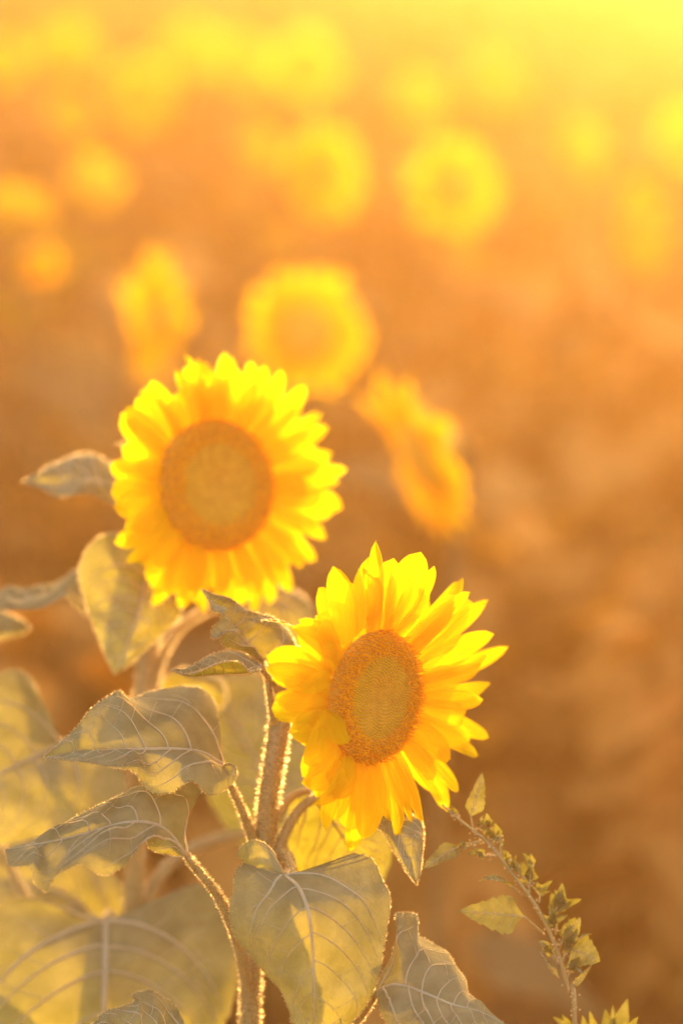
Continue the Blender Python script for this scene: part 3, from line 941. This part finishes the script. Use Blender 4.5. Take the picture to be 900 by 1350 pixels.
edge_leaf(B, [(80, 980, 2.0), (40, 1000, 1.975), (-40, 1040, 1.95), (-130, 1085, 1.94)],
          [(72, 975, 2.0), (57, 955, 2.01), (52, 915, 2.02), (32, 887, 2.02), (0, 888, 2.01), (-60, 930, 1.98), (-110, 1020, 1.95)],
          [(100, 985, 1.99), (152, 1003, 1.975), (166, 1040, 1.96), (142, 1083, 1.945), (60, 1100, 1.935), (0, 1112, 1.93), (-80, 1110, 1.93)],
          u0=0.2, seed=15, nu=80, petiole=[(110, 985, 2.02), (160, 1030, 2.03), (182, 1080, 2.022)], pet_r=(0.003, 0.0035, 0.005), nteeth=18)
edge_leaf(B, [(140, 1214, 1.97), (139, 1280, 1.93), (138, 1360, 1.92), (142, 1500, 1.95)],
          [(120, 1205, 1.97), (99, 1210, 1.965), (73, 1194, 1.97), (37, 1183, 1.975), (0, 1194, 1.97), (-55, 1255, 1.95), (-50, 1380, 1.93), (50, 1470, 1.93)],
          [(165, 1207, 1.975), (183, 1216, 1.97), (205, 1190, 1.985), (238, 1172, 1.99), (271, 1168, 1.99), (304, 1208, 1.985), (315, 1263, 1.975), (308, 1315, 1.965), (288, 1360, 1.955), (220, 1450, 1.95)],
          u0=0.25, seed=16, nu=90, petiole=[(145, 1206, 1.985), (160, 1230, 2.0), (174, 1260, 2.02)], pet_r=(0.003, 0.0035, 0.005), vein_r=0.0016, bulge=0.008, nteeth=20)
edge_leaf(B, [(150, 1235, 2.10), (90, 1180, 2.12), (20, 1160, 2.14), (-60, 1170, 2.15)],
          [(165, 1180, 2.12), (120, 1120, 2.15), (50, 1100, 2.17), (-20, 1120, 2.17)], [(110, 1240, 2.08), (40, 1240, 2.09), (-30, 1220, 2.12)],
          u0=0.15, seed=17, nu=50, hair=False, petiole=[(172, 1280, 2.05), (173, 1330, 2.02)], pet_r=(0.003, 0.005))
# broad leaf between the two stems, and the arching leaf stalks
edge_leaf(B, [(395, 1108, 2.16), (360, 1050, 2.13), (320, 970, 2.12), (284, 898, 2.12)],
          [(330, 1120, 2.13), (280, 1060, 2.11), (262, 980, 2.10), (266, 910, 2.11)], [(450, 1060, 2.2), (430, 980, 2.2), (370, 905, 2.18), (315, 885, 2.14)],
          u0=0.12, seed=18, nu=60, petiole=[(370, 1102, 2.14), (320, 1100, 2.11), (257, 1117, 2.07), (210, 1155, 2.04), (180, 1225, 2.02)], pet_r=(0.0035, 0.004, 0.0045, 0.0048, 0.006), vein_r=0.0014)
edge_leaf(B, [(305, 801, 2.06), (340, 790, 2.07), (390, 800, 2.08), (420, 835, 2.09)], [(320, 770, 2.08), (360, 770, 2.09), (405, 790, 2.10)], [(315, 830, 2.05), (350, 845, 2.06), (395, 850, 2.08)],
          u0=0.12, seed=19, nu=50, petiole=[(275, 804, 2.05), (240, 826, 2.04), (214, 866, 2.03), (196, 930, 2.022)], pet_r=(0.0028, 0.0032, 0.0036, 0.005))
edge_leaf(B, [(255, 935, 2.06), (262, 915, 2.05), (268, 895, 2.05), (245, 880, 2.06)], [(230, 930, 2.05), (215, 905, 2.05), (225, 890, 2.05)], [(285, 940, 2.07), (298, 915, 2.07), (285, 890, 2.07)],
          u0=0.15, seed=20, nu=40, petiole=[(235, 960, 2.05), (195, 990, 2.022)], pet_r=(0.002, 0.003), veins=False)

# ================================================================== weed at the lower right
zw = ((560, 1010), 3.3333)
dW = 1.80
wx, wy = P(760, 1420, dW)[0], P(760, 1420, dW)[1]
Wd = thing('weed_plant', (wx, wy, 0.0), 'slender toothed weed leaning left under the sharp sunflower at the lower right', 'weed')
wpts = np.vstack([[wx, wy, 0.0], [wx, wy - 0.01, 0.4], PP(zz(*zw, [(655, 1180), (630, 1000), (605, 890), (560, 760), (480, 605), (370, 455), (270, 330), (150, 235), (75, 170)], [1.80, 1.80, 1.79, 1.80]))])
wb = MB()
cW, rW = tube(wb, wpts, [0.006, 0.005, 0.0038, 0.0034, 0.0032, 0.0028, 0.0025, 0.0022, 0.0018, 0.0014, 0.0008], 100, 8)
wst = build(wb, 'stem', M_STEM, Wd, Wd)


def weed_leaf(base, tip, wz, nrm, stalk=None, bulge=0.003, cup=0.2, d=(1.80, 1.79), twist=0.0):
    b = P(*zz(*zw, [base], d[0])[0])
    t = P(*zz(*zw, [tip], d[1])[0])
    W = wz / 3.3333 * 1.8 / FPX * 0.5
    V, f, uv = blade(b, t, W, nrm, bulge=bulge, cup=cup, prof=prof_weed, ns=36, nv=7, twist=twist, tipcurl=random.uniform(-0.003, 0.003), wave=0.0008, ph=random.uniform(0, 5))
    mb = MB()
    mb.add(V, f)
    lf = build(mb, 'leaf', M_WEED, Wd, Wd, uv=uv)
    c = V.reshape(36, 7, 3)
    vb = MB()
    tube(vb, c[:34, 3], [0.0005, 0.0002], 20, 5)
    for k in (5, 10, 15, 20, 25):
        for sgn in (-1, 1):
            tube(vb, np.vstack([c[k, 3], c[min(35, k + 4), 3 + 2 * sgn], c[min(35, k + 6), 3 + 3 * sgn]]), [0.00028, 0.0001], 6, 4)
    build(vb, 'leaf_vein', M_VEIN, lf, Wd)
    if stalk is not None:
        sb = MB()
        tube(sb, np.vstack([P(*zz(*zw, [stalk], 1.80)[0]), b]), [0.0009, 0.0007], 6, 6)
        build(sb, 'petiole', M_STEM, lf, Wd)
    return lf


weed_leaf((200, 222), (252, 28), 84, cam_dir(0.3, 0, 1), stalk=(212, 280), d=(1.80, 1.80))
weed_leaf((150, 352), (-10, 452), 84, cam_dir(-0.2, 0.6, 1), stalk=(225, 352), d=(1.80, 1.78))
weed_leaf((432, 660), (148, 636), 158, cam_dir(0, 0.2, 1), stalk=(520, 735), d=(1.79, 1.76), cup=0.1)
weed_leaf((385, 530), (238, 492), 62, cam_dir(0.1, 1, 0.35), stalk=(430, 570), d=(1.79, 1.77), cup=0.5)
weed_leaf((640, 800), (770, 858), 150, cam_dir(0.1, 0.2, 1), stalk=(600, 850), d=(1.80, 1.78))
weed_leaf((640, 790), (738, 728), 40, cam_dir(0, 1, 0.5), stalk=(600, 850), d=(1.80, 1.78))
weed_leaf((620, 740), (682, 664), 70, cam_dir(0.2, 0.1, 1), stalk=(590, 800))
weed_leaf((625, 880), (690, 905), 60, cam_dir(0, 1, 0.5), d=(1.80, 1.78))
weed_leaf((540, 810), (500, 765), 46, cam_dir(0, 0.4, 1), stalk=(585, 870))
weed_leaf((585, 930), (495, 805), 24, cam_dir(0.2, 0, 1), d=(1.80, 1.78))
weed_leaf((650, 970), (735, 870), 26, cam_dir(-0.2, 0, 1), stalk=(630, 1000))
rng = np.random.default_rng(5)
sprigs = [((150, 238), (118, 180), 5, 26), ((215, 285), (262, 232), 4, 30), ((300, 345), (272, 238), 6, 46), ((330, 400), (316, 268), 5, 44), ((250, 330), (120, 345), 4, 34),
          ((375, 470), (362, 385), 4, 40), ((310, 395), (200, 385), 3, 40), ((455, 560), (470, 400), 7, 60), ((440, 500), (400, 430), 4, 50), ((500, 600), (508, 520), 4, 48),
          ((560, 690), (600, 570), 7, 66), ((575, 740), (560, 640), 5, 48), ((590, 790), (655, 690), 6, 60), ((600, 860), (648, 740), 4, 56), ((585, 860), (545, 790), 3, 50), ((620, 930), (690, 830), 4, 48)]
buds = []
for (b0, t0, cnt, LL) in sprigs:
    d0 = 1.80 + rng.uniform(-0.012, 0.008)
    sb = MB()
    pb_, pt_ = P(*zz(*zw, [b0], 1.80)[0]), P(*zz(*zw, [t0], d0)[0])
    c, r = tube(sb, np.vstack([pb_, (pb_ + pt_) / 2 + rng.normal(0, 0.0012, 3), pt_ * 0.75 + pb_ * 0.25]), [0.0011, 0.0005], 10, 6)
    sp = build(sb, 'side_shoot', M_STEM, Wd, Wd)
    main = math.atan2(-(t0[1] - b0[1]), t0[0] - b0[0])
    for j in range(int(cnt * 1.7)):
        f0 = rng.uniform(0.25, 0.8)
        x0, y0 = b0[0] + (t0[0] - b0[0]) * f0, b0[1] + (t0[1] - b0[1]) * f0
        a = main + rng.normal(0, 0.55)
        L = LL * rng.uniform(0.6, 1.6)
        p0 = P(*zz(*zw, [(x0, y0)], d0)[0])
        p1 = P(*zz(*zw, [(x0 + math.cos(a) * L, y0 - math.sin(a) * L)], d0 + rng.uniform(-0.012, 0.012))[0])
        V, f, uv = blade(p0, p1, L / 3.333 * 1.8 / FPX * rng.uniform(0.18, 0.42), cam_dir(rng.normal(0, 0.6), rng.normal(0, 0.6), 1), bulge=rng.uniform(-0.003, 0.003), cup=rng.uniform(0, 0.8),
                         prof=prof_weed, ns=16, nv=5, twist=rng.uniform(-0.8, 0.8), tipcurl=rng.uniform(-0.002, 0.002))
        mb = MB()
        mb.add(V, f)
        build(mb, 'leaf', M_WEED, sp, Wd, uv=uv)
    for j in range(16):
        i = rng.integers(2, 10)
        buds.append(c[i] + rng.normal(0, 0.0016, 3))
fb = MB()
buds += [cW[rng.integers(70, 99)] + rng.normal(0, 0.002, 3) for k in range(120)]
for p in buds:            # knots of tiny flower buds along the shoots and the upper stem
    r = rng.uniform(0.0004, 0.0010)
    o = np.array([[1, 0, 0], [0, 1, 0], [-1, 0, 0], [0, -1, 0], [0, 0, 1], [0, 0, -1]]) * r
    fb.add(p + o, [(0, 1, 4), (1, 2, 4), (2, 3, 4), (3, 0, 4), (1, 0, 5), (2, 1, 5), (3, 2, 5), (0, 3, 5)])
build(fb, 'bud_cluster', M_VEIN, Wd, Wd, stuff=True)

W2p = P(790, 1440, 1.84)
W2 = thing('weed_plant', (W2p[0], W2p[1], 0.0), 'low tuft of toothed weed leaves at the bottom right edge beside the leaning weed', 'weed')
wb = MB()
tube(wb, np.vstack([[W2p[0], W2p[1], 0], P(785, 1400, 1.83)]), [0.005, 0.003], 10, 8)
build(wb, 'stem', M_STEM, W2, W2)
for (b, t, w) in [((740, 1220), (560, 1100), 60), ((720, 1230), (600, 1090), 60), ((690, 1240), (690, 1095), 70), ((800, 1240), (790, 1065), 80), ((830, 1230), (888, 1022), 90), ((780, 1240), (722, 1075), 60),
                  ((850, 1240), (935, 1100), 70), ((820, 1240), (825, 1045), 40), ((760, 1240), (640, 1130), 60)]:
    B0 = P(*zz(*zw, [b], 1.83)[0])
    T0 = P(*zz(*zw, [t], 1.82 + random.uniform(-0.02, 0.02))[0])
    V, f, uv = blade(B0, T0, w / 3.3333 * 1.83 / FPX * 0.5, cam_dir(random.uniform(-0.5, 0.5), 0.2, 1), bulge=0.004, cup=0.3, prof=prof_weed, ns=30, nv=7)
    mb = MB()
    mb.add(V, f)
    lf = build(mb, 'leaf', M_WEED, W2, W2, uv=uv)
    sb = MB()
    tube(sb, np.vstack([P(785, 1402, 1.83), B0]), [0.001, 0.0008], 6, 6)
    build(sb, 'petiole', M_STEM, lf, W2)

# ================================================================== sunflowers further back
def heart_mesh():
    rows = [(-0.12, 0.20, 0.30), (0.0, 0.0, 0.42), (0.15, 0.0, 0.48), (0.35, 0.0, 0.46), (0.55, 0.0, 0.36), (0.75, 0.0, 0.22), (0.9, 0.0, 0.09), (1.0, 0.0, 0.004)]
    v, f = [], []
    for (x, gap, w) in rows:
        for s in (-1, -0.5, 0, 0.5, 1):
            xx = x if s != 0 or gap == 0 else x + gap * 0.7
            v.append((xx, s * w, -0.35 * max(0, x) ** 2 + 0.16 * abs(s) * w + 0.03 * math.sin(x * 11 + s * 3)))
    for i in range(len(rows) - 1):
        for j in range(4):
            f.append((i * 5 + j, i * 5 + j + 1, (i + 1) * 5 + j + 1, (i + 1) * 5 + j))
    me = bpy.data.meshes.new('leaf')
    me.from_pydata(v, [], f)
    me.polygons.foreach_set('use_smooth', [True] * len(me.polygons))
    me.materials.append(M_FARLEAF)
    return me


HEART = heart_mesh()
from mathutils import Matrix


def far_sunflower(px, py, d, R_out, nrm, label, seed, disc_frac=0.45, nleaf=7, forward=0.1, leaf_s=0.16, droop=0.0, cover=1.0, group='sunflowers standing blurred behind'):
    rng = np.random.default_rng(seed)
    C = P(px, py, d)
    n = cam_dir(*nrm)
    back = C - n * 0.05
    gx_, gy_ = 0.4 * back[0] + 0.6 * C[0] + rng.normal(0, 0.02), back[1] + 0.03
    z0 = float(ground_height(gx_, gy_))
    root = thing('sunflower', (gx_, gy_, z0), label, 'sunflower', group)
    g = np.array([gx_, gy_, z0])
    up = np.array([0, 0, 1.0])
    sb = MB()
    pts = np.vstack([g, g * 0.45 + back * 0.55 + n * 0.01, back - n * 0.005 - up * 0.09, back - n * 0.016 - up * 0.012, back])
    c, r = tube(sb, pts, [0.012, 0.011, 0.009, 0.008, 0.012], 30, 8)
    build(sb, 'stem', M_FARSTEM, root, root)
    e1 = unit(np.cross(n, up + np.array([0.01, 0, 0])))
    e2 = np.cross(n, e1)
    Rd = R_out * disc_frac
    a = np.linspace(0, 2 * math.pi, 24, endpoint=False)
    hbm = MB()
    V, f = [], []
    prof = [(0.02, 0.008), (0.5, 0.012), (0.85, 0.008), (1.0, -0.004), (0.9, -0.02), (0.55, -0.035), (0.2, -0.05)]
    for rr, h in prof:
        V.append(C + Rd * rr * (np.cos(a)[:, None] * e1 + np.sin(a)[:, None] * e2) + n * h)
    for i in range(len(prof) - 1):
        for j in range(24):
            f.append((i * 24 + j, i * 24 + (j + 1) % 24, (i + 1) * 24 + (j + 1) % 24, (i + 1) * 24 + j))
    hbm.add(np.vstack(V), f)
    hd = build(hbm, 'flower_head', M_FARDISC, root, root)
    pb = MB()
    uvs = []
    k = 34
    for i in range(k):
        if rng.random() > cover:
            continue
        ang = 2 * math.pi * i / k * 2 + rng.uniform(-0.1, 0.1)
        dv = math.cos(ang) * e1 + math.sin(ang) * e2
        L = R_out * rng.uniform(0.86, 1.06)
        tip = C + dv * L + n * (forward * R_out + rng.normal(0, 0.012)) - up * droop * R_out
        V, f, uv = blade(C + dv * Rd * 0.92, tip, R_out * 0.15, n + rng.normal(0, 0.12, 3), bulge=0.012, cup=rng.uniform(-0.3, 0.3), ns=8, nv=5, ph=rng.uniform(0, 5))
        pb.add(V, f)
        uvs.append(uv)
    build(pb, 'petal_ring', M_FARPETAL, hd, root, uv=np.vstack(uvs), stuff=True)
    bb = MB()
    for i in range(16):
        ang = 2 * math.pi * i / 16
        dv = math.cos(ang) * e1 + math.sin(ang) * e2
        V, f, uv = blade(C + dv * Rd * 0.7 - n * 0.02, C + dv * Rd * 1.5 - n * 0.02, 0.011, n, prof=prof_bract, ns=5, nv=3)
        bb.add(V, f)
    build(bb, 'bract_ring', M_BRACT, hd, root, stuff=True)
    for i in range(nleaf):
        t = 0.35 + 0.55 * i / max(1, nleaf - 1)
        p = c[int(t * 29)]
        az = i * 2.4 + rng.uniform(-0.4, 0.4)
        dv = unit([math.cos(az), math.sin(az), rng.uniform(-0.35, 0.15)])
        st = p + dv * 0.07
        L = leaf_s * rng.uniform(0.8, 1.2)
        s_ = unit(np.cross(up, dv) + rng.normal(0, 0.15, 3))
        u_ = np.cross(dv, s_)
        m = Matrix(((dv[0], s_[0], u_[0], 0), (dv[1], s_[1], u_[1], 0), (dv[2], s_[2], u_[2], 0), (0, 0, 0, 1)))
        o = link('leaf', HEART, root)
        o.matrix_local = Matrix.Translation(Vector(st - g)) @ m @ Matrix.Scale(L, 4)
        qb = MB()
        tube(qb, np.vstack([p, p + dv * 0.035 + up * 0.01, st + dv * 0.004]), [0.004, 0.003], 6, 5)
        q = build(qb, 'petiole', M_FARSTEM, root, root)
        q.parent = root
    return root


FAR = [
    (403, 437, 3.7, 0.098, (0.25, 0.05, 1), 'blurred round sunflower just above the left focused flower, orange disc facing the viewer', {}),
    (214, 422, 3.8, 0.108, (-0.90, 0.02, 0.42), 'blurred narrow sunflower turned sideways above the left flower, near the left', dict(disc_frac=0.3, forward=0.12)),
    (554, 602, 2.95, 0.114, (-0.88, -0.40, 0.20), 'blurred sunflower seen edge on, slanting down right between the two focused flowers', dict(forward=-0.04, disc_frac=0.45, nleaf=1)),
    (597, 246, 5.3, 0.108, (0.15, 0.0, 1), 'pale glowing round sunflower in the upper right with a small orange disc', dict(disc_frac=0.38)),
    (415, 232, 5.4, 0.112, (0.55, 0.1, 0.75), 'blurred oval sunflower high in the middle without a visible disc', dict(disc_frac=0.25, forward=0.35)),
    (181, 130, 7.2, 0.112, (0.35, 0.1, 0.9), 'blurred deep yellow sunflower, tallest oval of the upper left row', dict(disc_frac=0.22, forward=0.4)),
    (88, 76, 7.6, 0.115, (0.1, 0.5, 0.85), 'blurred sunflower near the top left corner just above a darker one', dict(disc_frac=0.2, forward=0.4)),
    (92, 152, 7.3, 0.082, (0.75, 0.0, 0.6), 'small dark orange sunflower below the top left corner flower', dict(disc_frac=0.3)),
    (252, 68, 8.2, 0.115, (0.2, 0.2, 1), 'blurred sunflower at the top, left one of the touching pair with a small dark disc', dict(disc_frac=0.22)),
    (316, 84, 8.0, 0.118, (0.5, 0.2, 0.8), 'blurred sunflower at the top, right one of the touching pair with an orange smudge', dict(disc_frac=0.25)),
    (402, 88, 7.6, 0.120, (0.1, 0.1, 1), 'pale yellow sunflower in the top middle with a faint central dot', dict(disc_frac=0.2)),
    (25, 276, 4.6, 0.072, (0.1, 0.80, 0.50), 'bright sunflower at the left edge seen as a yellow arch over a shaded middle', dict(disc_frac=0.4)),
    (50, 347, 4.4, 0.042, (0.2, -0.6, 0.6), 'small drooping sunflower at the left edge beneath the yellow arch', dict(disc_frac=0.3)),
    (2, 82, 7.8, 0.085, (0.4, 0, 0.8), 'blurred sunflower cut by the left edge in the top row', dict(disc_frac=0.3)),
    (840, 300, 5.6, 0.118, (0.75, 0.1, 0.5), 'tall glowing sunflower close to the right edge in the bright glare', dict(disc_frac=0.3)),
    (555, 135, 7.8, 0.100, (0.4, 0.1, 0.8), 'faint yellow sunflower dissolving in the glare above the round pale one', dict(disc_frac=0.25)),
    (655, 105, 8.6, 0.120, (0.1, 0.1, 1), 'faint washed out sunflower with a dim disc near the top right glare', dict(disc_frac=0.25)),
    (340, 190, 6.2, 0.075, (0.8, 0.2, 0.4), 'small orange yellow sunflower touching the oval one on its left', dict(disc_frac=0.3)),
    (128, 240, 5.2, 0.060, (0.2, 0.2, 0.9), 'withered brownish sunflower head in the upper left with hardly any petals', dict(disc_frac=0.6, cover=0.5)),
    (765, 200, 7.0, 0.095, (0.6, 0.1, 0.6), 'faint sunflower in the brightest haze left of the tall right edge flower', dict(disc_frac=0.3)),
    (905, 185, 6.6, 0.100, (0.4, 0.1, 0.8), 'glowing sunflower cut by the right edge in the upper part', dict(disc_frac=0.3)),
]
for k, (px, py, d, R_, nr, lab, kw) in enumerate(FAR):
    far_sunflower(px, py, d, R_, nr, lab, 40 + k, **kw)

# ================================================================== added haze in place of lens glare
HX, HY0, HY1, HZ0, HZ1 = 420.0, -40.0, 820.0, -1.2, 2.4
hm = MB()
hv = [(x, y, z) for z in (HZ0, HZ1) for y in (HY0, HY1) for x in (-HX, HX)]
hm.add(hv, [(0, 2, 3, 1), (4, 5, 7, 6), (0, 1, 5, 4), (2, 6, 7, 3), (0, 4, 6, 2), (1, 3, 7, 5)])
mh, nt, out = new_mat('haze')
pv = N(nt, 'ShaderNodeVolumePrincipled')          # broad scatter for the lens veil, its orange put into the colour
pv.inputs['Color'].default_value = (0.68, 0.34, 0.07, 1)
pv.inputs['Density'].default_value = 0.024
pv.inputs['Anisotropy'].default_value = 0.25
pw = N(nt, 'ShaderNodeVolumePrincipled')          # narrow forward scatter added for the flare around the sun
pw.inputs['Color'].default_value = (0.95, 0.68, 0.42, 1)
pw.inputs['Density'].default_value = 0.0052
pw.inputs['Anisotropy'].default_value = 0.84
av = N(nt, 'ShaderNodeAddShader')
nt.links.new(pv.outputs[0], av.inputs[0])
nt.links.new(pw.outputs[0], av.inputs[1])
nt.links.new(av.outputs[0], out.inputs['Volume'])
haze = hm.build('haze', mh, smooth=False)
haze['kind'] = 'stuff'
